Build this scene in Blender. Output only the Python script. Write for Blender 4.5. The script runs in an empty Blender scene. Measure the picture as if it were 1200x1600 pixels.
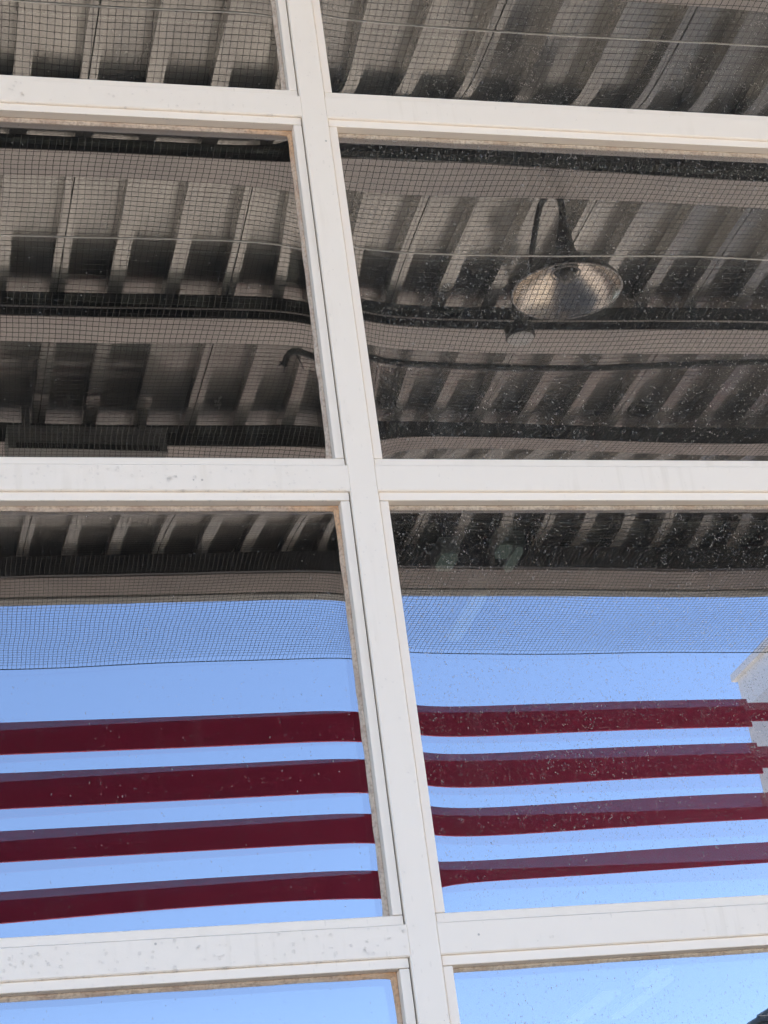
import bpy, bmesh, math, random
from mathutils import Vector, Matrix
random.seed(7)
sc = bpy.context.scene
COL = sc.collection
R = math.radians

# ------------------------------------------------------------------ camera
CAMZ = 1.70
cam_d = bpy.data.cameras.new('camera')
cam = bpy.data.objects.new('camera', cam_d)
COL.objects.link(cam)
sc.camera = cam
cam_d.sensor_fit = 'VERTICAL'
cam_d.sensor_height = 36.0
cam_d.lens = 3053.5 / 1600 * 36.0
cam_d.clip_start = 0.05
cam_d.clip_end = 3000
YAW, PITCH, ROLL = 0.290119, 0.467319, -0.135602
F = Vector((math.sin(YAW) * math.cos(PITCH), math.cos(YAW) * math.cos(PITCH), math.sin(PITCH)))
rt = Vector((math.cos(YAW), -math.sin(YAW), 0))
up = rt.cross(F)
r2 = rt * math.cos(ROLL) + up * math.sin(ROLL)
u2 = -rt * math.sin(ROLL) + up * math.cos(ROLL)
cam.matrix_world = Matrix(((r2.x, u2.x, -F.x, -0.621737), (r2.y, u2.y, -F.y, -2.157499),
                           (r2.z, u2.z, -F.z, CAMZ), (0, 0, 0, 1)))

# ------------------------------------------------------------------ world, sun, exposure
SUN_EL, SUN_AZ = R(60), R(97)         # azimuth clockwise from +Y (the building side)
w = bpy.data.worlds.new('World')
sc.world = w
w.use_nodes = True
nt = w.node_tree
sky = nt.nodes.new('ShaderNodeTexSky')
sky.sky_type = 'NISHITA'
sky.sun_disc = False
sky.sun_elevation = SUN_EL
sky.sun_rotation = SUN_AZ
sky.altitude = 1800
sky.air_density = 0.75
sky.dust_density = 0.15
sky.ozone_density = 1.4
nt.links.new(sky.outputs[0], nt.nodes['Background'].inputs[0])
nt.nodes['Background'].inputs[1].default_value = 0.15
sun_d = bpy.data.lights.new('sun', 'SUN')
sun_d.energy = 5.0
sun_d.angle = R(0.5)
sun_d.color = (1.0, 0.91, 0.79)
sun = bpy.data.objects.new('sun', sun_d)
COL.objects.link(sun)
sd = Vector((math.sin(SUN_AZ) * math.cos(SUN_EL), math.cos(SUN_AZ) * math.cos(SUN_EL), math.sin(SUN_EL)))
sun.rotation_euler = sd.to_track_quat('Z', 'Y').to_euler()
sun.location = (8, -12, 14)
sc.view_settings.view_transform = 'Standard'
sc.view_settings.look = 'None'
sc.view_settings.exposure = 2.1
sc.view_settings.gamma = 1
sc.cycles.max_bounces = 10
sc.cycles.diffuse_bounces = 5
sc.cycles.glossy_bounces = 5
sc.cycles.transparent_max_bounces = 12
sc.cycles.caustics_reflective = False
sc.cycles.caustics_refractive = False
sc.cycles.use_denoising = True


# ------------------------------------------------------------------ helpers
def tag(o, label=None, cat=None, group=None, kind=None):
    for k, v in (('label', label), ('category', cat), ('group', group), ('kind', kind)):
        if v:
            o[k] = v
    return o


def thing(name, label, cat, loc=(0, 0, 0), group=None, rot=(0, 0, 0)):
    o = bpy.data.objects.new(name, None)
    COL.objects.link(o)
    o.empty_display_size = 0.2
    o.location = loc
    o.rotation_euler = rot
    return tag(o, label, cat, group)


def obj(name, bm, mat, parent=None, loc=(0, 0, 0), smooth=False):
    me = bpy.data.meshes.new(name)
    bm.normal_update()
    bm.to_mesh(me)
    bm.free()
    me.materials.append(mat)
    if smooth:
        for p in me.polygons:
            p.use_smooth = True
    o = bpy.data.objects.new(name, me)
    COL.objects.link(o)
    o.location = loc
    if parent is not None:
        o.parent = parent
    return o


def copy_tree(o, parent=None):
    c = o.copy()
    COL.objects.link(c)
    c.parent = parent
    for ch in list(o.children):
        copy_tree(ch, c)
    return c


def box(bm, x0, x1, y0, y1, z0, z1, bev=0.0):
    r = bmesh.ops.create_cube(bm, size=1)
    vs = r['verts']
    for v in vs:
        v.co = Vector((x0 + (v.co.x + .5) * (x1 - x0), y0 + (v.co.y + .5) * (y1 - y0), z0 + (v.co.z + .5) * (z1 - z0)))
    if bev:
        es = list({e for v in vs for e in v.link_edges})
        bmesh.ops.bevel(bm, geom=es, offset=bev, segments=2, affect='EDGES', profile=0.5)
    return bm


def tube(bm, pts, rad, n=8, cap=True):
    pts = [Vector(p) for p in pts]
    rings = []
    prev = None
    for i, p in enumerate(pts):
        t = (pts[min(i + 1, len(pts) - 1)] - pts[max(i - 1, 0)]).normalized()
        if prev is None:
            a = Vector((0, 0, 1)) if abs(t.z) < .9 else Vector((1, 0, 0))
            s = t.cross(a).normalized()
        else:
            s = (prev - t * prev.dot(t)).normalized()
        prev = s
        q = t.cross(s)
        rr = rad[i] if isinstance(rad, (list, tuple)) else rad
        rings.append([bm.verts.new(p + (s * math.cos(6.28318 * k / n) + q * math.sin(6.28318 * k / n)) * rr) for k in range(n)])
    for a, b in zip(rings[:-1], rings[1:]):
        for k in range(n):
            bm.faces.new((a[k], a[(k + 1) % n], b[(k + 1) % n], b[k]))
    if cap:
        bm.faces.new(rings[0][::-1])
        bm.faces.new(rings[-1])
    return bm


def lathe(bm, prof, n=48, close=False):
    rings = []
    for (r, z) in prof:
        if r < 1e-6:
            rings.append([bm.verts.new((0, 0, z))])
        else:
            rings.append([bm.verts.new((r * math.cos(6.283185 * k / n), r * math.sin(6.283185 * k / n), z)) for k in range(n)])
    for a, b in zip(rings[:-1], rings[1:]):
        for k in range(n):
            A = [a[k % len(a)], a[(k + 1) % len(a)]] if len(a) > 1 else [a[0]]
            B = [b[(k + 1) % len(b)], b[k % len(b)]] if len(b) > 1 else [b[0]]
            if len(A + B) > 2:
                bm.faces.new(A + B)
    return bm


# ------------------------------------------------------------------ materials
def mat(name, col, rough=.5, metal=0.0, spec=.5):
    m = bpy.data.materials.new(name)
    m.use_nodes = True
    b = m.node_tree.nodes['Principled BSDF']
    b.inputs['Base Color'].default_value = (*col, 1)
    b.inputs['Roughness'].default_value = rough
    b.inputs['Metallic'].default_value = metal
    b.inputs['Specular IOR Level'].default_value = spec
    return m


class NT:
    def __init__(s, m):
        s.t = m.node_tree
        s.tc = None

    def n(s, typ, **kw):
        nd = s.t.nodes.new(typ)
        for k, v in kw.items():
            if k.startswith('i_'):
                nd.inputs[k[2:].replace('_', ' ')].default_value = v
            else:
                setattr(nd, k, v)
        return nd

    def l(s, a, b):
        s.t.links.new(a, b)

    def coord(s, scale=(1, 1, 1), which='Object', rnd=False):
        if s.tc is None:
            s.tc = s.n('ShaderNodeTexCoord')
        mp = s.n('ShaderNodeMapping')
        mp.inputs['Scale'].default_value = scale
        s.l(s.tc.outputs[which], mp.inputs[0])
        if rnd:
            oi = s.n('ShaderNodeObjectInfo')
            ml = s.n('ShaderNodeVectorMath', operation='SCALE')
            cmb = s.n('ShaderNodeCombineXYZ')
            for i in range(3):
                s.l(oi.outputs['Random'], cmb.inputs[i])
            s.l(cmb.outputs[0], ml.inputs[0])
            ml.inputs[3].default_value = 37.0
            s.l(ml.outputs[0], mp.inputs['Location'])
        return mp.outputs[0]

    def noise(s, vec, scale, detail=4, rough=.5):
        nd = s.n('ShaderNodeTexNoise', i_Scale=scale, i_Detail=detail, i_Roughness=rough)
        s.l(vec, nd.inputs['Vector'])
        return nd.outputs['Fac']

    def ramp(s, fac, stops):
        nd = s.n('ShaderNodeValToRGB')
        s.l(fac, nd.inputs[0])
        e = nd.color_ramp.elements
        while len(e) > 1:
            e.remove(e[-1])
        e[0].position = stops[0][0]
        c = stops[0][1]
        e[0].color = (c, c, c, 1) if not isinstance(c, tuple) else (*c, 1)
        for p, c in stops[1:]:
            q = e.new(p)
            q.color = (c, c, c, 1) if not isinstance(c, tuple) else (*c, 1)
        return nd.outputs[0]

    def math(s, op, a, b=None):
        nd = s.n('ShaderNodeMath', operation=op)
        for i, v in enumerate((a, b)):
            if v is None:
                continue
            if isinstance(v, (int, float)):
                nd.inputs[i].default_value = v
            else:
                s.l(v, nd.inputs[i])
        return nd.outputs[0]

    def mix(s, fac, a, b):
        nd = s.n('ShaderNodeMix', data_type='RGBA')
        for i, v in ((0, fac), (6, a), (7, b)):
            if isinstance(v, (int, float)):
                nd.inputs[i].default_value = v
            elif isinstance(v, tuple):
                nd.inputs[i].default_value = (*v, 1)
            else:
                s.l(v, nd.inputs[i])
        return nd.outputs[2]

    @property
    def bsdf(s):
        return s.t.nodes['Principled BSDF']


def specks(N, vec, scale, dens, r0, r1):
    """small random dots: voronoi cells of which only a share (dens) carries a dot"""
    v = N.n('ShaderNodeTexVoronoi', i_Scale=scale)
    N.l(vec, v.inputs['Vector'])
    sep = N.n('ShaderNodeSeparateColor')
    N.l(v.outputs['Color'], sep.inputs[0])
    on = N.math('LESS_THAN', sep.outputs[0], dens)
    rad = N.math('ADD', N.math('MULTIPLY', sep.outputs[1], r1 - r0), r0)
    d = N.math('LESS_THAN', v.outputs['Distance'], rad)
    return N.math('MULTIPLY', on, d)


def white_paint():
    m = mat('white_paint', (.80, .79, .77), .38)
    N = NT(m)
    big = N.noise(N.coord((1, 1, 1)), 2.3, 5)
    vst = N.noise(N.coord((1, 1, .08)), 60, 4)
    base = N.mix(N.ramp(big, [(.35, 0.0), (.75, .35)]), (.87, .79, .695), (.82, .735, .64))
    st = N.math('MULTIPLY', N.ramp(vst, [(.52, 0.0), (.72, 1.0)]), N.ramp(N.noise(N.coord(), 5, 3), [(.5, 0.0), (.72, .55)]))
    base = N.mix(st, base, (.60, .52, .41))
    sp = specks(N, N.coord((1, 1, .35)), 260, .16, .05, .34)
    sp2 = specks(N, N.coord(), 90, .05, .05, .14)
    clus = N.ramp(N.noise(N.coord(), 7, 2), [(.42, .12), (.62, .85)])
    base = N.mix(N.math('MULTIPLY', sp, N.math('MULTIPLY', clus, .22)), base, (.50, .45, .38))
    base = N.mix(N.math('MULTIPLY', sp2, .55), base, (.22, .20, .18))
    N.l(base, N.bsdf.inputs['Base Color'])
    bp = N.n('ShaderNodeBump', i_Strength=.06, i_Distance=.001)
    N.l(N.noise(N.coord(), 300, 3), bp.inputs['Height'])
    N.l(bp.outputs[0], N.bsdf.inputs['Normal'])
    N.l(N.ramp(big, [(.3, .3), (.7, .5)]), N.bsdf.inputs['Roughness'])
    return m


def gasket_mat(name, a, b, rust):
    m = mat(name, a, .8)
    N = NT(m)
    f = N.ramp(N.noise(N.coord((1, 1, 1)), 22, 5, .65), [(.42, 0.0), (.62, 1.0)])
    g = N.noise(N.coord((1, 1, 1)), 240, 3)
    c = N.mix(f, a, b)
    if rust:     # the rust stain has its own shape: it spreads from the upper right corner
        sx = N.n('ShaderNodeSeparateXYZ')
        N.l(N.coord(), sx.inputs[0])
        dx = N.math('SUBTRACT', .60, sx.outputs[0])
        dz = N.math('MULTIPLY', N.math('SUBTRACT', .28, sx.outputs[2]), .42)
        d = N.math('ADD', N.math('ADD', dx, dz), N.math('MULTIPLY', N.math('SUBTRACT', N.noise(N.coord(), 30, 3), .5), .16))
        c = N.mix(N.ramp(d, [(.02, .8), (.09, .0)]), c, (.62, .36, .19))
    c = N.mix(N.ramp(g, [(.33, .5), (.55, 0.0)]), c, (.22, .16, .12))
    N.l(c, N.bsdf.inputs['Base Color'])
    bp = N.n('ShaderNodeBump', i_Strength=.6, i_Distance=.002)
    N.l(g, bp.inputs['Height'])
    N.l(bp.outputs[0], N.bsdf.inputs['Normal'])
    return m


def outer_glass(name, dust, streak, film):
    """coated outer pane: mirrors part of the light, lets the rest through, carries dust and water spots"""
    m = bpy.data.materials.new(name)
    m.use_nodes = True
    N = NT(m)
    t = m.node_tree
    t.nodes.remove(t.nodes['Principled BSDF'])
    out = t.nodes['Material Output']
    gl = N.n('ShaderNodeBsdfGlossy')
    gl.inputs['Color'].default_value = (.98, .96, 1.0, 1)
    gl.inputs['Roughness'].default_value = 0.0
    tr = N.n('ShaderNodeBsdfTransparent')
    tr.inputs[0].default_value = (.80, .86, .84, 1)
    fr = N.n('ShaderNodeLayerWeight', i_Blend=.5)
    fac = N.math('ADD', N.math('MULTIPLY', fr.outputs['Facing'], .36), R_OUT)
    mx = N.n('ShaderNodeMixShader')
    N.l(fac, mx.inputs[0]); N.l(tr.outputs[0], mx.inputs[1]); N.l(gl.outputs[0], mx.inputs[2])
    df = N.n('ShaderNodeBsdfDiffuse')
    df.inputs[0].default_value = (.30, .29, .27, 1)
    a = specks(N, N.coord(rnd=True), 430, dust, .10, .42)
    b = specks(N, N.coord((1, 1, .45), rnd=True), 560, dust, .10, .40)
    c = specks(N, N.coord(rnd=True), 90, dust * .15, .04, .13)
    clus = N.ramp(N.noise(N.coord(rnd=True), 5, 4), [(.30, .45), (.65, 1.0)])
    c2 = N.ramp(N.noise(N.coord(rnd=True), 140, 2), [(.35, .15), (.7, 1.0)])
    s = N.math('MULTIPLY', N.math('MAXIMUM', N.math('MAXIMUM', a, b), c), N.math('MULTIPLY', N.math('MULTIPLY', clus, c2), .85))
    # faint wiping streaks
    wv = N.noise(N.coord((1, 1, .12), rnd=True), 38, 4)
    s2 = N.math('MULTIPLY', N.ramp(wv, [(.56, 0.0), (.78, 1.0)]), streak)
    s3 = N.math('ADD', s2, film)
    tot = N.math('MINIMUM', N.math('ADD', s, s3), .8)
    m2 = N.n('ShaderNodeMixShader')
    N.l(tot, m2.inputs[0]); N.l(mx.outputs[0], m2.inputs[1]); N.l(df.outputs[0], m2.inputs[2])
    N.l(m2.outputs[0], out.inputs[0])
    return m


R_OUT, R_IN = .31, .12


def inner_glass():
    m = bpy.data.materials.new('inner_glass')
    m.use_nodes = True
    N = NT(m)
    t = m.node_tree
    t.nodes.remove(t.nodes['Principled BSDF'])
    gl = N.n('ShaderNodeBsdfGlossy')
    gl.inputs['Color'].default_value = (.92, .96, 1.0, 1)
    gl.inputs['Roughness'].default_value = 0.0
    tr = N.n('ShaderNodeBsdfTransparent')
    tr.inputs[0].default_value = (.50, .56, .54, 1)
    mx = N.n('ShaderNodeMixShader')
    mx.inputs[0].default_value = R_IN
    N.l(tr.outputs[0], mx.inputs[1]); N.l(gl.outputs[0], mx.inputs[2])
    N.l(mx.outputs[0], t.nodes['Material Output'].inputs[0])
    return m


def deck_mat():
    m = mat('galvanized_deck', (.52, .49, .45), .3, .62)
    N = NT(m)
    n1 = N.noise(N.coord((1, .25, 1)), 9, 5, .6)
    n2 = N.noise(N.coord((1, .05, 1)), 45, 4, .6)
    c = N.mix(N.ramp(n1, [(.3, 0.0), (.7, 1.0)]), (.40, .39, .355), (.31, .305, .285))
    c = N.mix(N.ramp(n2, [(.5, 0.0), (.75, .5)]), c, (.30, .28, .26))
    N.l(c, N.bsdf.inputs['Base Color'])
    N.l(N.ramp(n1, [(.3, .18), (.7, .28)]), N.bsdf.inputs['Roughness'])
    bp = N.n('ShaderNodeBump', i_Strength=.05, i_Distance=.003)
    N.l(N.noise(N.coord((1, .3, 1)), 9, 2), bp.inputs['Height'])
    N.l(bp.outputs[0], N.bsdf.inputs['Normal'])
    return m


def mottled(name, c1, c2, scale, rough=.8, bump=.2, stretch=(1, 1, 1), dist=.01, metal=0.0):
    m = mat(name, c1, rough, metal)
    N = NT(m)
    f = N.noise(N.coord(stretch), scale, 8, .6)
    N.l(N.mix(N.ramp(f, [(.3, 0.0), (.7, 1.0)]), c1, c2), N.bsdf.inputs['Base Color'])
    bp = N.n('ShaderNodeBump', i_Strength=bump, i_Distance=dist)
    N.l(N.noise(N.coord(stretch), scale * 6, 6), bp.inputs['Height'])
    N.l(bp.outputs[0], N.bsdf.inputs['Normal'])
    return m


M = {}
M['paint'] = white_paint()
M['gap'] = mat('dark_rubber', (.02, .02, .02), .7)
M['gasket_rust'] = gasket_mat('rusty_sealant', (.60, .50, .41), (.46, .35, .28), True)
M['gasket_tan'] = gasket_mat('tan_sealant', (.58, .51, .43), (.46, .36, .28), False)
M['glass_dim'] = outer_glass('lightly_specked_glass', .32, .05, .018)
M['glass_clean'] = outer_glass('rain_marked_glass', .03, .03, .008)
M['glass_dusty'] = outer_glass('dust_specked_glass', .85, .05, .024)
M['glass_inner'] = inner_glass()
M['deck'] = deck_mat()
M['beam'] = mottled('dark_beam_steel', (.045, .046, .046), (.03, .031, .032), 5, .5)
M['plate'] = mottled('galvanized_plate', (.52, .48, .435), (.43, .40, .37), 4, .45, .1, metal=.2)
M['trim'] = mottled('brown_trim_metal', (.20, .175, .155), (.15, .13, .118), 4, .5, .1)
M['gutter'] = mottled('grey_trim_metal', (.26, .26, .24), (.2, .2, .19), 5, .5, .1)
M['maroon'] = mottled('maroon_paint', (.48, .030, .10), (.42, .026, .088), 6, .5, .04, dist=.002)
M['net'] = mat('black_polyethylene', (.018, .018, .018), .7)
M['steel'] = mat('bright_steel_wire', (.85, .85, .78), .4, .2)
M['black'] = mottled('black_rubber', (.018, .018, .018), (.03, .03, .03), 30, .6)
M['lamp'] = mottled('dark_bronze_enamel', (.035, .030, .027), (.05, .045, .04), 12, .35, .05)
M['lamp_in'] = mat('aluminium_reflector', (.56, .51, .45), .27, .95)
M['bulb'] = mat('bulb_glass', (.25, .24, .22), .08)
M['stucco'] = mottled('pale_stucco', (.80, .77, .72), (.74, .71, .67), 12, .9, .35)
M['coping'] = mat('white_coping', (.82, .82, .80), .5)
M['wall'] = mottled('facade_wall', (.50, .47, .43), (.44, .42, .39), 8, .85, .3)
M['concrete'] = mottled('concrete', (.56, .51, .44), (.48, .44, .385), 1.3, .85, .3)
M['asphalt'] = mottled('asphalt', (.07, .07, .068), (.05, .05, .05), 2.0, .9, .4)
M['inside'] = mottled('dark_interior', (.05, .05, .05), (.035, .035, .035), 3, .9)
M['housing'] = mat('fixture_housing', (.55, .55, .53), .5)
M['roof_dark'] = mottled('dark_roof', (.05, .055, .06), (.035, .038, .04), 3, .6)
M['column'] = mottled('column_paint', (.30, .29, .28), (.26, .25, .24), 6, .5)
m = bpy.data.materials.new('lit_diffuser')
m.use_nodes = True
e = m.node_tree.nodes.new('ShaderNodeEmission')
e.inputs[0].default_value = (.93, 1.0, .90, 1)
e.inputs[1].default_value = 0.035
m.node_tree.links.new(e.outputs[0], m.node_tree.nodes['Material Output'].inputs[0])
M['diffuser'] = m
m = bpy.data.materials.new('rain_water')
m.use_nodes = True
N = NT(m)
N.t.nodes.remove(N.t.nodes['Principled BSDF'])
tr = N.n('ShaderNodeBsdfTransparent'); tr.inputs[0].default_value = (.99, .99, .99, 1)
gl = N.n('ShaderNodeBsdfGlossy'); gl.inputs['Roughness'].default_value = .05
fr = N.n('ShaderNodeLayerWeight', i_Blend=.35)
mx = N.n('ShaderNodeMixShader')
N.l(N.math('ADD', N.math('MULTIPLY', fr.outputs['Fresnel'], .45), .02), mx.inputs[0]); N.l(tr.outputs[0], mx.inputs[1]); N.l(gl.outputs[0], mx.inputs[2])
N.l(mx.outputs[0], N.t.nodes['Material Output'].inputs[0])
M['water'] = m

# ------------------------------------------------------------------ setting: ground, facade, interior
bm = bmesh.new()
box(bm, -700, 700, -700, 700, -.3, -.13)
tag(obj('ground', bm, M['asphalt']), kind='structure')
bm = bmesh.new()
box(bm, -60, 60, -15.0, 0.30, -.12, 0.0)
tag(obj('pavement', bm, M['concrete']), kind='structure')

ROW = .61
Z1 = CAMZ + 1.777715          # lower edge of the upper rail (crossing in the photo's top third)
RF = .038                     # rail face height
MW = .037                     # mullion face width
PITCH_X = 1.25
Ks = [-2, -1, 0, 1, 2, 3, 4, 5]           # rails, counted downward
XS = [-2.5, -1.25, 0.0, 1.25, 2.5]
TOP = Z1 + 2 * ROW + RF
BOT = Z1 - 5 * ROW
bld = thing('commercial_building', 'plain beige building front that frames the white glazed door', 'building', (0, .15, 0))
for nm, (x0, x1, z0, z1) in {'left': (-11, -2.60, 0, 6.6), 'right': (2.60, 12, 0, 6.6), 'over': (-2.60, 2.60, TOP + .06, 6.6)}.items():
    bm = bmesh.new()
    box(bm, x0, x1, -.10, .14, z0, z1)
    obj('front_wall', bm, M['wall'], bld)
bm = bmesh.new()
box(bm, -11, 12, .20, 17.8, 6.02, 6.4)
obj('roof', bm, M['roof_dark'], bld)
bm = bmesh.new()
box(bm, -11, 12, 18, 18.2, 0, 6.6)
obj('back_wall', bm, M['inside'], bld)
for x in (-11, 11.8):
    bm = bmesh.new()
    box(bm, x, x + .2, .145, 17.9, 0, 6.0)
    obj('side_wall', bm, M['inside'], bld)
bm = bmesh.new()
box(bm, -10.8, 11.8, .31, 18.3, -.05, .01)
tag(obj('interior_floor', bm, M['inside']), kind='structure')
bm = bmesh.new()
box(bm, -10.8, 11.8, .3, 18.1, 5.95, 6.0)
tag(obj('interior_ceiling', bm, M['inside']), kind='structure')

# lit strip lights inside, faintly visible through the glass
def strip_light(L, wd):
    t = thing('strip_light', 'x', 'ceiling light', (0, 0, 0), 'strip lights inside the building')
    bm = bmesh.new()
    box(bm, -wd / 2 - .01, wd / 2 + .01, -L / 2, L / 2, .0, .07, .004)
    obj('housing', bm, M['housing'], t)
    bm = bmesh.new()
    box(bm, -wd / 2, wd / 2, -L / 2 + .02, L / 2 - .02, -.03, -.001, .006)
    obj('diffuser', bm, M['diffuser'], t)
    for y in (-L / 3, L / 3):
        bm = bmesh.new()
        tube(bm, [(0, y, .07), (0, y, .66)], .003, 6)
        obj('hanger', bm, M['black'], t)
    return t

SL = [(2.05, 5.70, .50, .06, 'short lit strip light hanging inside behind the third row right window'),
      (2.03, 5.02, .13, .055, 'smallest lit strip light inside, just under the middle rail'),
      (2.10, 5.10, .24, .03, 'thin lit strip light inside beside the smallest one'),
      (1.80, 5.12, .16, .07, 'dim lit strip light inside nearest the vertical frame member'),
      (5.40, 13.9, 1.25, .16, 'long lit strip light deep inside behind the lowest right window'),
      (5.78, 13.6, 1.35, .10, 'narrow long lit strip light deep inside, right of the wider one'),
      (5.62, 12.9, .5, .16, 'short wide lit strip light deep inside behind the lowest right window')]
for (x, y, L, wd, lab) in SL:
    t = strip_light(L, wd)
    t.location = (x, y, CAMZ + 3.6)
    t['label'] = lab

# ------------------------------------------------------------------ the glazed overhead door
door = thing('glass_door', 'white framed sectional glass door with dark reflecting panes, rain drops and rusty sealant', 'door', (0, 0, 0))
DEP = .045
for x in XS:
    bm = bmesh.new()
    z0, z1 = BOT - .02, TOP
    hw = MW / 2
    pts = [(-hw, .0012), (-hw + .0012, 0), (hw - .0012, 0), (hw, .0012), (hw, DEP), (-hw, DEP)]
    lo = [bm.verts.new((x + a, b_, z0)) for a, b_ in pts]
    hi = [bm.verts.new((x + a, b_, z1)) for a, b_ in pts]
    for k in range(6):
        bm.faces.new((lo[k], lo[(k + 1) % 6], hi[(k + 1) % 6], hi[k]))
    bm.faces.new(hi); bm.faces.new(lo[::-1])
    obj('mullion', bm, M['paint'], door)
for k in Ks:
    for i in range(4):
        x0, x1 = XS[i] + MW / 2, XS[i + 1] - MW / 2
        bm = bmesh.new()
        zb = Z1 - k * ROW
        pts = [(zb, .0015), (zb + .0015, 0), (zb + RF - .0012, 0), (zb + RF, .0012), (zb + RF, DEP), (zb, DEP)]
        lo = [bm.verts.new((x0, b_, a)) for a, b_ in pts]
        hi = [bm.verts.new((x1, b_, a)) for a, b_ in pts]
        for q in range(6):
            bm.faces.new((lo[q], hi[q], hi[(q + 1) % 6], lo[(q + 1) % 6]))
        bm.faces.new(lo); bm.faces.new(hi[::-1])
        obj('rail', bm, M['paint'], door)
# lower kick panels and outer jambs
for i in range(4):
    x0, x1 = XS[i] + MW / 2, XS[i + 1] - MW / 2
    bm = bmesh.new()
    box(bm, x0, x1, .004, .04, .02, BOT - .001, .002)
    obj('kick_panel', bm, M['paint'], door)
for x0, x1 in ((-2.59, -2.5185), (2.5185, 2.59)):
    bm = bmesh.new()
    box(bm, x0, x1, .001, .06, .005, TOP + .05, .002)
    obj('jamb', bm, M['paint'], door)

SAG = (0, 0, 0, 0)


def pane_mesh(name, a, b, prm, wv=.05):
    """one glass sheet, half-size a x b, held at its rim, bowed by well under a millimetre.
    prm: tilt up, tilt side (rad); bow, vertical skew, horizontal skew, z^2, x^2 terms (mm); rim width"""
    tz, tx, A, B, D_, C, E, L, T = prm
    nx, nz = 150, 110

    def sp(i, n, h):      # denser near the rim
        t = i / n * 2 - 1
        return h * (t * 0.55 + 0.45 * math.sin(t * math.pi / 2))
    xs = [sp(i, nx, a) for i in range(nx + 1)]
    zs = [sp(i, nz, b) for i in range(nz + 1)]
    rng = random.Random(name + str(prm) + str(wv))
    ph = [rng.uniform(0, 6.28) for _ in range(4)]
    verts, faces = [], []
    for z in zs:
        gz = (1 - math.exp(-(b - abs(z) + .0004) / L))
        for x in xs:
            gx = (1 - math.exp(-(a - abs(x) + .0004) / L))
            u, v = x / a, z / b
            P = A + B * v + D_ * u + C * v * v + E * u * u
            P += wv * math.sin(5.1 * x + ph[0]) * math.sin(7.3 * z + ph[1]) + .4 * wv * math.sin(9 * x + 6 * z + ph[2])
            h = P * gx * gz * .001 - tz * z - tx * x + T * u * v * .001
            verts.append((x, -h, z))
    for j in range(nz):
        for i in range(nx):
            p = j * (nx + 1) + i
            faces.append((p, p + 1, p + nx + 2, p + nx + 1))
    me = bpy.data.meshes.new(name)
    me.from_pydata(verts, [], faces)
    for p in me.polygons:
        p.use_smooth = True
    me.update()
    return me


def frame_ring(bm, x0, x1, z0, z1, t, y0, y1, bev=.0012, jx=.0):
    """top and bottom pieces run full width, the sides butt between them (sides 1 mm proud gap)"""
    for (a, b_, c, d) in ((x0 + jx, x1 - jx, z1 - t, z1), (x0 + jx, x1 - jx, z0, z0 + t)):
        box(bm, a, b_, y0, y1, c, d, bev)
    for (a, b_) in ((x0 + jx, x0 + jx + t), (x1 - jx - t, x1 - jx)):
        box(bm, a, b_, y0 + .0004, y1, z0 + t + .0006, z1 - t - .0006, bev)


# per visible pane: outer (tz, tx, A, B, D, C, E, L) and inner
BD = .012
def outer_prm(k, i):
    return OUT.get((k, i), (0, 0, .34, .04, .04, -.08, -.05, .034, 0))


def inner_prm(k, i):
    return INN.get((k, i), (.0015, 0, -.10, .0, .0, .05, .05, .03, 0))


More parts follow.
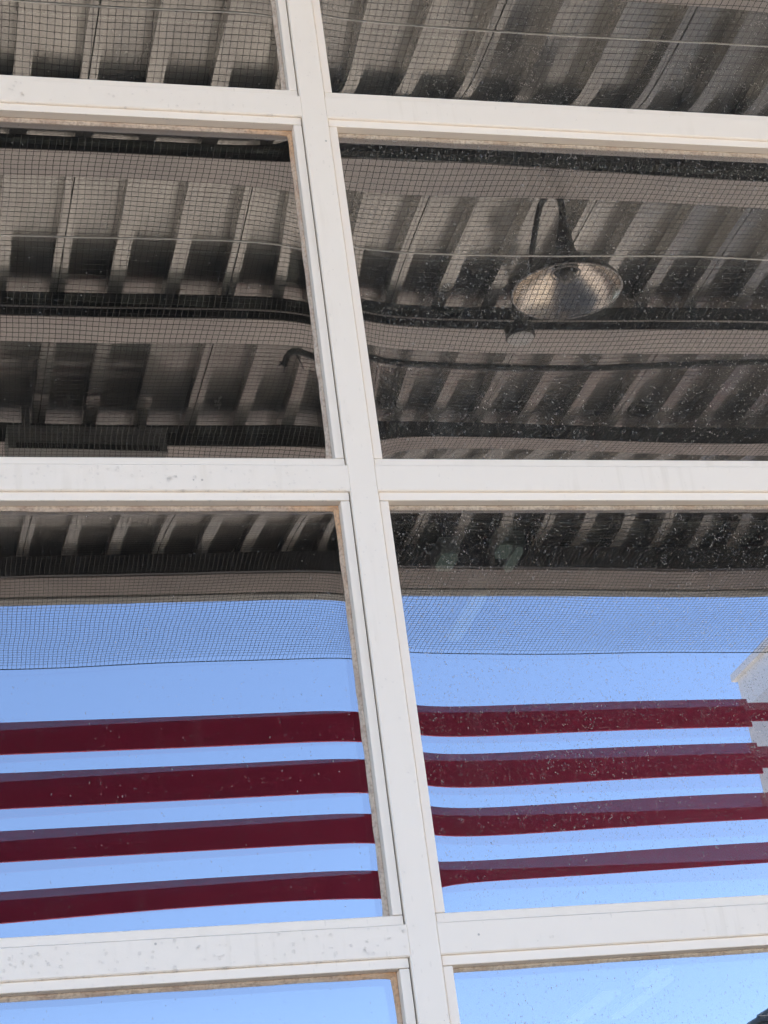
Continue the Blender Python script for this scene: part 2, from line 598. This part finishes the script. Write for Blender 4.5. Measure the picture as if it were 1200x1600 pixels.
OUT = {}
INN = {}
for i in (1, 2):
    for k_ in (-1, 0, 2):
        INN[(k_, i)] = (.0010, 0, -.10, .0, .0, .05, .05, .03, 0)
OUT[(1, 1)] = (.0024, 0, .30, .30, .04, -.08, -.05, .034, .6)
OUT[(1, 2)] = (-.0013, 0, .30, -.35, .04, -.08, -.05, .034, 0)
for k_ in (-1, 0, 2):
    OUT[(k_, 1)] = (.0000, 0, .34, .27, .04, -.02, -.05, .034, 0)
    OUT[(k_, 2)] = (-.0010, 0, .30, -.27, .04, -.02, -.05, .034, 0)
INN[(1, 1)] = (.0039, 0, .10, .0, .0, .22, .0, .03, 1.2)
INN[(1, 2)] = (.0026, 0, .10, .0, .0, .35, .0, .03, -.6)
for k in Ks[:-1]:
    for i in range(4):
        x0, x1 = XS[i] + MW / 2, XS[i + 1] - MW / 2
        z1 = Z1 - k * ROW
        z0 = Z1 - (k + 1) * ROW + RF
        cx, cz = (x0 + x1) / 2, (z0 + z1) / 2
        a, b_ = (x1 - x0) / 2 - BD - .0015, (z1 - z0) / 2 - BD
        # outer sheet = the part; bead, sealant, inner sheet hang under it
        dusty = (i >= 2)
        me = pane_mesh('glass_pane', a + .002, b_ + .002, outer_prm(k, i), (.14 if k < 1 else .10) + .004 * i)
        me.materials.append(M[('glass_dusty' if k <= 0 else 'glass_dim') if dusty else 'glass_clean'])
        g = bpy.data.objects.new('glass_pane', me)
        COL.objects.link(g)
        g.location = (cx, .0235, cz)
        g.parent = door
        me2 = pane_mesh('inner_pane', a + .002, b_ + .002, inner_prm(k, i))
        me2.materials.append(M['glass_inner'])
        g2 = bpy.data.objects.new('inner_pane', me2)
        COL.objects.link(g2)
        g2.location = (0, .016, 0)
        g2.parent = g
        bm = bmesh.new()
        hx, hz = (x1 - x0) / 2, (z1 - z0) / 2
        frame_ring(bm, -hx, hx, -hz, hz, BD, .0045 - .0235, -.0035, .0011, .0015)
        obj('glazing_bead', bm, M['paint'], g)
        # dark joint behind the bead
        bm = bmesh.new()
        for (p, q, r_, s_) in ((-hx, -hx + .006, -hz, hz), (hx - .006, hx, -hz, hz)):
            box(bm, p, q, .0095 - .0235, .0005, r_, s_)
        obj('joint', bm, M['gap'], g)
        # sealant: an irregular strip on the glass round the opening
        bm = bmesh.new()
        rg = random.Random(k * 31 + i)
        left_like = (i % 2 == 1)

        def strip(pts_out, nrm, wmean, wj, blob):
            prev = None
            n = len(pts_out)
            ws = [max(.0008, wmean + rg.uniform(-wj, wj)) for _ in range(n)]
            for _ in range(2):
                ws = [(ws[max(0, q - 1)] + ws[q] + ws[min(n - 1, q + 1)]) / 3 for q in range(n)]
            for q, pnt in enumerate(pts_out):
                wq = ws[q] + blob(q / (n - 1))
                o_ = Vector(pnt)
                i_ = o_ + Vector(nrm) * wq
                row = [bm.verts.new((o_.x, -.0036, o_.z)), bm.verts.new((o_.x + nrm[0] * wq * .5, -.0032, o_.z + nrm[2] * wq * .5)),
                       bm.verts.new((i_.x, -.0006, i_.z)), bm.verts.new((i_.x, .0012, i_.z))]
                if prev:
                    for c_ in range(3):
                        bm.faces.new((prev[c_], row[c_], row[c_ + 1], prev[c_ + 1]))
                prev = row
        NP = 90
        wt = .0055 if left_like else .0045
        bs = rg.uniform(.3, 1.0)
        corner = (lambda t: .0055 * bs * math.exp(-((1 - t) / .010))) if left_like else (lambda t: 0.0)
        strip([(-a + 2 * a * q / NP, 0, b_ ) for q in range(NP + 1)], (0, 0, -1), wt, .0012, corner)
        cornerv = (lambda t: .0045 * bs * math.exp(-((1 - t) / .022)) + .004 * math.exp(-(t / .02))) if left_like else (lambda t: 0.0)
        strip([(a, 0, -b_ + 2 * b_ * q / NP) for q in range(NP + 1)], (-1, 0, 0), .0055 if left_like else .003, .0012, cornerv)
        strip([(-a, 0, -b_ + 2 * b_ * q / NP) for q in range(NP + 1)], (1, 0, 0), .0015, .0008, lambda t: 0.0)
        strip([(-a + 2 * a * q / NP, 0, -b_) for q in range(NP + 1)], (0, 0, 1), .002, .0012, lambda t: 0.0)
        so = obj('sealant', bm, M['gasket_rust' if left_like else 'gasket_tan'], g)
        if left_like and k in (0, 1, 2):
            so['label'] = 'orange brown rusty sealant lining the pane'

# ------------------------------------------------------------------ rain drops standing on the white frame
bm = bmesh.new()
def drop(x, y, z, r, nrm=(0, -1, 0), squash=.55):
    q = Vector(nrm).to_track_quat('Z', 'Y').to_matrix().to_4x4()
    mt = Matrix.Translation((x, y, z)) @ q @ Matrix.Diagonal((r, r * random.uniform(.85, 1.25), r * squash, 1))
    bmesh.ops.create_icosphere(bm, subdivisions=2, radius=1, matrix=mt)

rg = random.Random(11)
def face_drops(k, x0, x1, n, rmax=.0021):
    zb = Z1 - k * ROW
    for _ in range(n):
        cxx = rg.uniform(x0, x1)
        drop(cxx, -.0002, zb + rg.uniform(.003, RF - .003), rg.uniform(.0007, rmax))
for (k, n1, n2) in ((0, 45, 10), (1, 75, 8), (2, 90, 20)):
    face_drops(k, -.52, -.02, n1)
    face_drops(k, .02, .62, n2, .0016)
    # beads of water hanging along the lower lip and on the bead below
    zb = Z1 - k * ROW
    for _ in range(int(n1 * .55)):
        drop(rg.uniform(-.52, -.02), .0012, zb + .0002, rg.uniform(.0008, .0020), (0, -.5, -1), .9)
        if rg.random() < .6:
            drop(rg.uniform(-.52, -.03), .0045, zb - rg.uniform(.002, .011), rg.uniform(.0006, .0013))
    for _ in range(int(n1 * .3)):
        drop(rg.uniform(-.52, -.03), .0052, zb - .0121, rg.uniform(.0008, .0017), (0, -.6, -1), .9)
    for _ in range(6):
        drop(rg.uniform(.03, .62), .0052, zb - .0121, rg.uniform(.0006, .0013), (0, -.6, -1), .9)
for _ in range(60):
    drop(rg.uniform(-.016, .016), -.0002, rg.uniform(2.1, 3.9), rg.uniform(.0006, .0014))
tag(obj('rain_drops', bm, M['water'], smooth=True), 'tiny clear rain drops beaded on the white door frame', 'rain drops', kind='stuff')

# ------------------------------------------------------------------ canopy in front of the door (seen mirrored in the panes)
ZD = CAMZ + 4.0
CX0, NPAN = -9.11, 26  # left run is an unseen extension, added to cut light from that side
canopy = thing('canopy', 'grey ribbed metal canopy on dark beams, reflected in the upper panes', 'canopy', (0, 0, 0))

PW = .610
def deck_profile():
    """deep deck seen from below: narrow ribs resting on the beams, wide pans recessed above them"""
    p3, rb, wl, hh = PW / 3, .027, -.006, .078
    pts = [(.0022, .028), (.0022, 0.0), (rb, 0.0)]
    for j in range(3):
        o = j * p3
        if j:
            pts += [(o - rb, 0.0), (o + rb, 0.0)]
        pts += [(o + rb + wl, hh), (o + p3 - rb - wl, hh)]
    pts += [(PW - rb, 0.0), (PW - .0022, 0.0), (PW - .0022, .028)]
    return pts

prof = deck_profile()
proto = None
YN = 24
for n in range(NPAN):
    x0 = CX0 + n * PW
    if proto is None:
        bm = bmesh.new()
        rows = []
        for q in range(YN + 1):
            y = -.02 - 6.0 * q / YN
            rows.append([bm.verts.new((a, y, z)) for a, z in prof])
        for r0, r1 in zip(rows[:-1], rows[1:]):
            for c in range(len(prof) - 1):
                bm.faces.new((r0[c], r0[c + 1], r1[c + 1], r1[c]))
        proto = obj('deck_panel', bm, M['deck'], canopy, (x0, 0, ZD))
    else:
        c = proto.copy()
        COL.objects.link(c)
        c.location = (x0, 0, ZD)
        c.parent = canopy
CX1 = CX0 + NPAN * PW
bm = bmesh.new()
box(bm, CX0 - .05, CX1 + .05, -6.14, .04, ZD + .084, ZD + .16)
obj('roof_sheet', bm, M['gutter'], canopy)
BEAMS = [.80, 1.77, 2.735, 3.705, 4.635]
for Y in BEAMS:
    bm = bmesh.new()
    # channel: web, top flange, bottom lip
    box(bm, CX0, CX1, -Y - .012, -Y, ZD - .100, ZD - .0125)
    box(bm, CX0, CX1, -Y - .15, -Y, ZD - .012, ZD - .001)
    obj('beam', bm, M['beam'], canopy)
    bm = bmesh.new()
    box(bm, CX0, CX1, -Y - .160, -Y + .004, ZD - .106, ZD - .1005, .001)
    obj('beam_flange', bm, M['plate'], canopy)
bm = bmesh.new()
box(bm, CX0, CX1, -5.765, -5.745, ZD - .112, ZD - .001)
box(bm, CX0, CX1, -5.985, -5.766, ZD - .100, ZD - .001)
obj('edge_beam', bm, M['beam'], canopy)
bm = bmesh.new()
box(bm, CX0, CX1, -5.980, -5.770, ZD - .115, ZD - .1005, .001)
obj('beam_flange', bm, M['trim'], canopy)
bm = bmesh.new()
box(bm, CX0 - .04, CX1 + .04, -6.06, -5.988, ZD - .122, ZD + .081, .004)
obj('gutter', bm, M['gutter'], canopy)
for x in (CX0 + .1, CX1 - .2):
    bm = bmesh.new()
    box(bm, x - .07, x + .07, -5.95, -5.81, 0.0, ZD - .1155, .006)
    c = obj('column', bm, M['column'], canopy)
    bm = bmesh.new()
    box(bm, x - .13, x + .13, -6.01, -5.75, 0.0005, .02, .002)
    obj('base_plate', bm, M['column'], c)

# ------------------------------------------------------------------ sunshade: four maroon slats in front of the canopy edge
shade = thing('sunshade', 'four dark maroon horizontal slats hung below the canopy edge, reflected in the third row panes', 'sunshade', (0, 0, 0))
SX0, SX1 = -3.4, 3.53
for n, (top, bot) in enumerate(((3.283, 3.135), (3.047, 2.885), (2.783, 2.645), (2.515, 2.39))):
    bm = bmesh.new()
    box(bm, SX0, SX1, -6.014, -6.0, CAMZ + bot, CAMZ + top, .0015)
    s = obj('slat', bm, M['maroon'], shade)
    bm = bmesh.new()
    box(bm, SX1 + .0005, 4.498, -6.013, -6.003, CAMZ + bot + .03, CAMZ + top - .02)
    obj('end_bracket', bm, M['maroon'], s)
bm = bmesh.new()
box(bm, 3.67, 3.73, -6.0095, -5.99, CAMZ + 2.25, CAMZ + 3.24, .002)
obj('arm', bm, M['maroon'], shade)
bm = bmesh.new()
box(bm, SX0 - .06, SX0 - .001, -6.055, -5.99, CAMZ + 2.25, ZD - .1225, .002)
obj('arm', bm, M['maroon'], shade)

# ------------------------------------------------------------------ bird netting under the beams
ZN = CAMZ + 3.46
NX0, NX1, NY0, NY1 = -2.6, 4.4, -.06, -5.80
CELL = .0192
CELLY = .026
def sag(x, y):
    t = (-y - .65) % 1.01 / 1.01
    return ZN - .018 * math.sin(math.pi * t) ** 2 + .006 * math.sin(2.1 * x + 1.3 * y) + .004 * math.sin(5.3 * x - 3.1 * y)
def wob(x, y):
    return .0022 * math.sin(17 * y + 5 * x) + .006 * math.sin(2.2 * y + .8 * x) , .0022 * math.sin(15 * x + 7 * y) + .008 * math.sin(1.7 * x + 1.1 * y)
bm = bmesh.new()
verts, faces = [], []
def strand(pts, r, axis):
    base = None
    for p in pts:
        k = len(verts)
        if axis == 'y':
            verts.extend(((p[0] - r, p[1], p[2] - r * .6), (p[0] + r, p[1], p[2] - r * .6), (p[0], p[1], p[2] + r)))
        else:
            verts.extend(((p[0], p[1] - r, p[2] - r * .6), (p[0], p[1] + r, p[2] - r * .6), (p[0], p[1], p[2] + r)))
        if base is not None:
            for c in range(3):
                faces.append((base + c, base + (c + 1) % 3, k + (c + 1) % 3, k + c))
        base = k
nxs = int((NX1 - NX0) / CELL)
SK = -.035
for i in range(nxs + 1):
    x = NX0 + i * CELL
    pts = []
    for q in range(0, 59):
        y = NY0 + (NY1 - NY0) * q / 58
        wx, wy = wob(x, y)
        pts.append((x + wx + SK * y, y + (wy if 0 < q < 58 else 0), sag(x, y)))
    strand(pts, .00092, 'y')
nys = int((NY0 - NY1) / CELLY)
for j in range(nys + 1):
    y = NY0 - j * CELLY if j < nys else NY1
    pts = []
    for q in range(0, 71):
        x = NX0 + (NX1 - NX0) * q / 70
        wx, wy = wob(x, y)
        pts.append((x + wx + SK * y, y + (wy if 0 < j < nys else 0), sag(x, y)))
    strand(pts, .00092 if j < nys else .0024, 'x')
me = bpy.data.meshes.new('bird_netting')
me.from_pydata(verts, [], faces)
me.materials.append(M['net'])
net = bpy.data.objects.new('bird_netting', me)
COL.objects.link(net)
bm.free()
tag(net, 'black square mesh bird netting stretched below the canopy, its edge against the sky', 'netting')

for (Y, lab) in ((1.59, 'thin bright steel wire under the netting, reflected near the top of the photo'),
                 (2.60, 'thin bright steel wire under the netting, reflected across the second row of panes')):
    bm = bmesh.new()
    tube(bm, [(-3.5 + q * .5, -Y, ZN - .012 - .004 * math.sin(q * 2.1)) for q in range(19)], .0026, 6)
    tag(obj('support_wire', bm, M['steel'], smooth=True), lab, 'wire', 'net support wires')

# conduit on the second visible beam
bm = bmesh.new()
tube(bm, [(-3.5, -3.695, ZD - .068), (5.5, -3.695, ZD - .068)], .0035, 8)
tag(obj('conduit', bm, M['plate'], smooth=True), 'thin grey conduit running along a dark canopy beam behind the lamp', 'conduit')

# black cable with a cut, frayed end
t = thing('black_cable', 'loose black cable hanging under the canopy with a frayed cut end', 'cable', (0, 0, 0))
bm = bmesh.new()
zc = CAMZ + 3.62
cp = [(.80, -3.530, zc - .03), (.812, -3.510, zc), (.84, -3.485, zc + .008), (.90, -3.482, zc), (1.0, -3.495, zc - .01), (1.12, -3.510, zc - .012), (1.4, -3.520, zc - .01), (1.9, -3.510, zc - .016),
      (2.4, -3.470, zc - .02), (2.9, -3.460, zc - .012), (3.6, -3.490, zc), (4.6, -3.510, zc)]
def smooth_path(pp, n=6):
    out = []
    P = [Vector(q) for q in pp]
    for i in range(len(P) - 1):
        p0, p1, p2, p3 = P[max(0, i - 1)], P[i], P[i + 1], P[min(len(P) - 1, i + 2)]
        for s in range(n):
            u = s / n
            out.append(.5 * ((2 * p1) + (p2 - p0) * u + (2 * p0 - 5 * p1 + 4 * p2 - p3) * u * u + (3 * p1 - p0 - 3 * p2 + p3) * u ** 3))
    out.append(P[-1])
    return out
tube(bm, smooth_path(cp), .0125, 8)
obj('sheath', bm, M['black'], t, smooth=True)
for n, dv in enumerate(((-.03, .0, -.012), (-.022, -.02, .012), (-.006, -.03, -.02), (.035, -.045, -.03))):
    bm = bmesh.new()
    s = Vector((.806 if n < 3 else .85, -3.52 if n < 3 else -3.495, zc - .02 if n < 3 else zc))
    tube(bm, [s, s + Vector(dv) * .5 + Vector((0, 0, .004)), s + Vector(dv)], .003, 6)
    obj('wire_end', bm, M['black'], t, smooth=True)
for x in (4.2, 4.6):
    bm = bmesh.new()
    tube(bm, [(x, -3.508, zc - .004), (x, -3.508, ZD)], .002, 6)
    obj('tie', bm, M['black'], t)

# ------------------------------------------------------------------ gooseneck barn lamp
LX, LY, LZ = 1.650, -2.925, CAMZ + 3.535
lamp = thing('gooseneck_lamp', 'dark gooseneck barn lamp with shiny bowl shade hanging under the ribbed canopy', 'lamp', (LX, LY, LZ), rot=(R(-4), R(4), 0))
RO = .182
bm = bmesh.new()
outp = [(RO, 0), (RO, .006), (RO - .006, .020), (RO - .030, .050), (.125, .078), (.090, .098), (.060, .112), (.042, .138), (.034, .170), (.026, .215), (.020, .25), (.015, .285), (.012, .295), (.0, .295)]
lathe(bm, outp, 56)
obj('shade', bm, M['lamp'], lamp, smooth=True)
bm = bmesh.new()
inp = [(RO - .0005, -.0005), (RO - .004, .004), (RO - .009, .018), (RO - .034, .046), (.120, .073), (.086, .093), (.058, .110), (.0, .112)]
lathe(bm, inp, 56)
obj('reflector', bm, M['lamp_in'], lamp, smooth=True)
bm = bmesh.new()
tt = [(RO * math.cos(a_ * 6.283185 / 48), RO * math.sin(a_ * 6.283185 / 48), 0) for a_ in range(49)]
tube(bm, tt, .0028, 6, cap=False)
obj('rim', bm, M['plate'], lamp, smooth=True)
bm = bmesh.new()
lathe(bm, [(0, .112), (.040, .112), (.042, .100), (.042, .078), (.038, .074), (.034, .078), (.034, .100), (.0, .104)], 32)
sk = obj('socket', bm, M['lamp'], lamp, smooth=True)
bm = bmesh.new()
lathe(bm, [(0, .030), (.012, .032), (.024, .041), (.030, .054), (.028, .070), (.018, .092), (.014, .104), (0, .104)], 28)
obj('bulb', bm, M['bulb'], sk, smooth=True)
bm = bmesh.new()
tt = [(.047 * math.cos(a_ * 6.283185 / 40), .047 * math.sin(a_ * 6.283185 / 40), .070) for a_ in range(41)]
tube(bm, tt, .0035, 6, cap=False)
obj('socket_ring', bm, M['plate'], sk, smooth=True)
bm = bmesh.new()
path = smooth_path([(0, 0, .285), (0, 0, .335), (-.006, -.012, .378), (-.026, -.035, .402), (-.048, -.065, .385), (-.056, -.10, .335), (-.056, -.16, .255), (-.040, -.25, .205), (0.0, -.40, .215), (.05, -.56, .240), (.075, -.668, .262)], 6)
tube(bm, path, [.0135 - .003 * min(1, q / 16) for q in range(len(path))], 12)
obj('gooseneck_arm', bm, M['lamp'], lamp, smooth=True)

# round junction box beside the lamp
jb = thing('junction_box', 'small round junction box with underside coloured pale as if lit on the beam left of the lamp', 'junction box', (1.735, -3.60, CAMZ + 3.79))
bm = bmesh.new()
lathe(bm, [(0, .05), (.052, .05), (.056, .044), (.056, .006), (.05, .0), (.0, .0)], 32)
obj('box_body', bm, M['lamp'], jb, smooth=False)
bm = bmesh.new()
lathe(bm, [(.0, -.0045), (.046, -.0045), (.050, -.0005), (.0, -.0005)], 32)
obj('cover', bm, M['housing'], jb)  # pale colour stands in for light falling on the underside
bm = bmesh.new()
tube(bm, [(0, 0, .05), (0, 0, .209)], .012, 10)
obj('stem', bm, M['lamp'], jb, smooth=True)

# vent box with grille below the third visible beam
VX0, VX1 = -.10, .52
vb = thing('vent_box', 'long grey vent box with a black slotted grille under a canopy beam, lower left', 'vent', (0, 0, 0))
bm = bmesh.new()
box(bm, VX0, VX1, -4.630, -4.44, ZD - .245, ZD - .125, .003)
obj('housing', bm, M['gutter'], vb)
bm = bmesh.new()
box(bm, VX0 + .03, VX1 - .03, -4.439, -4.4375, ZD - .243, ZD - .215)
g = obj('grille', bm, M['black'], vb)
bm = bmesh.new()
for q in range(27):
    x = VX0 + .03 + (VX1 - VX0 - .06) * q / 26
    box(bm, x - .0015, x + .0015, -4.437, -4.432, ZD - .243, ZD - .215)
obj('grille_bars', bm, M['gutter'], g)
for x in (VX0 + .08, VX1 - .08):
    bm = bmesh.new()
    box(bm, x - .015, x + .015, -4.52, -4.50, ZD - .1245, ZD, .001)
    obj('hanger', bm, M['gutter'], vb)

# ------------------------------------------------------------------ things beyond the canopy, mirrored at the right edge
wg = thing('stucco_building', 'pale stucco wing wall with white coping behind the ends of the maroon slats', 'building', (4.50, -6.6, 0))
bm = bmesh.new()
box(bm, 0, 7, -1.38, .62, .001, CAMZ + 4.00)
obj('wall', bm, M['stucco'], wg)
bm = bmesh.new()
box(bm, -.03, 7.03, -1.41, .53, CAMZ + 4.2005, CAMZ + 4.25, .004)
box(bm, 0, 7, -1.38, .50, CAMZ + 4.0005, CAMZ + 4.20)
obj('coping', bm, M['coping'], wg)

fb = thing('dark_roofed_house', 'dark roofed house far across the yard, only its roof corner shows at lower right', 'house', (14.45, -30, .22))
bm = bmesh.new()
box(bm, .3, 11, -9, 0, -.34, 7.6)
obj('wall', bm, M['column'], fb)
bm = bmesh.new()
box(bm, .06, 11.3, -9.3, .25, 7.601, 8.20, .03)
rf_ = obj('roof', bm, M['roof_dark'], fb)
bm = bmesh.new()
box(bm, 0.0, .28, -.3, .28, 8.201, 8.32, .02)
box(bm, .55, 1.6, -1.0, -.1, 8.201, 8.6, .02)
obj('parapet_cap', bm, M['roof_dark'], rf_)
for q in range(3):
    bm = bmesh.new()
    box(bm, 1.5 + q * 3, 3 + q * 3, .001, .03, 4.6, 6.2)
    obj('window', bm, M['bulb'], fb)
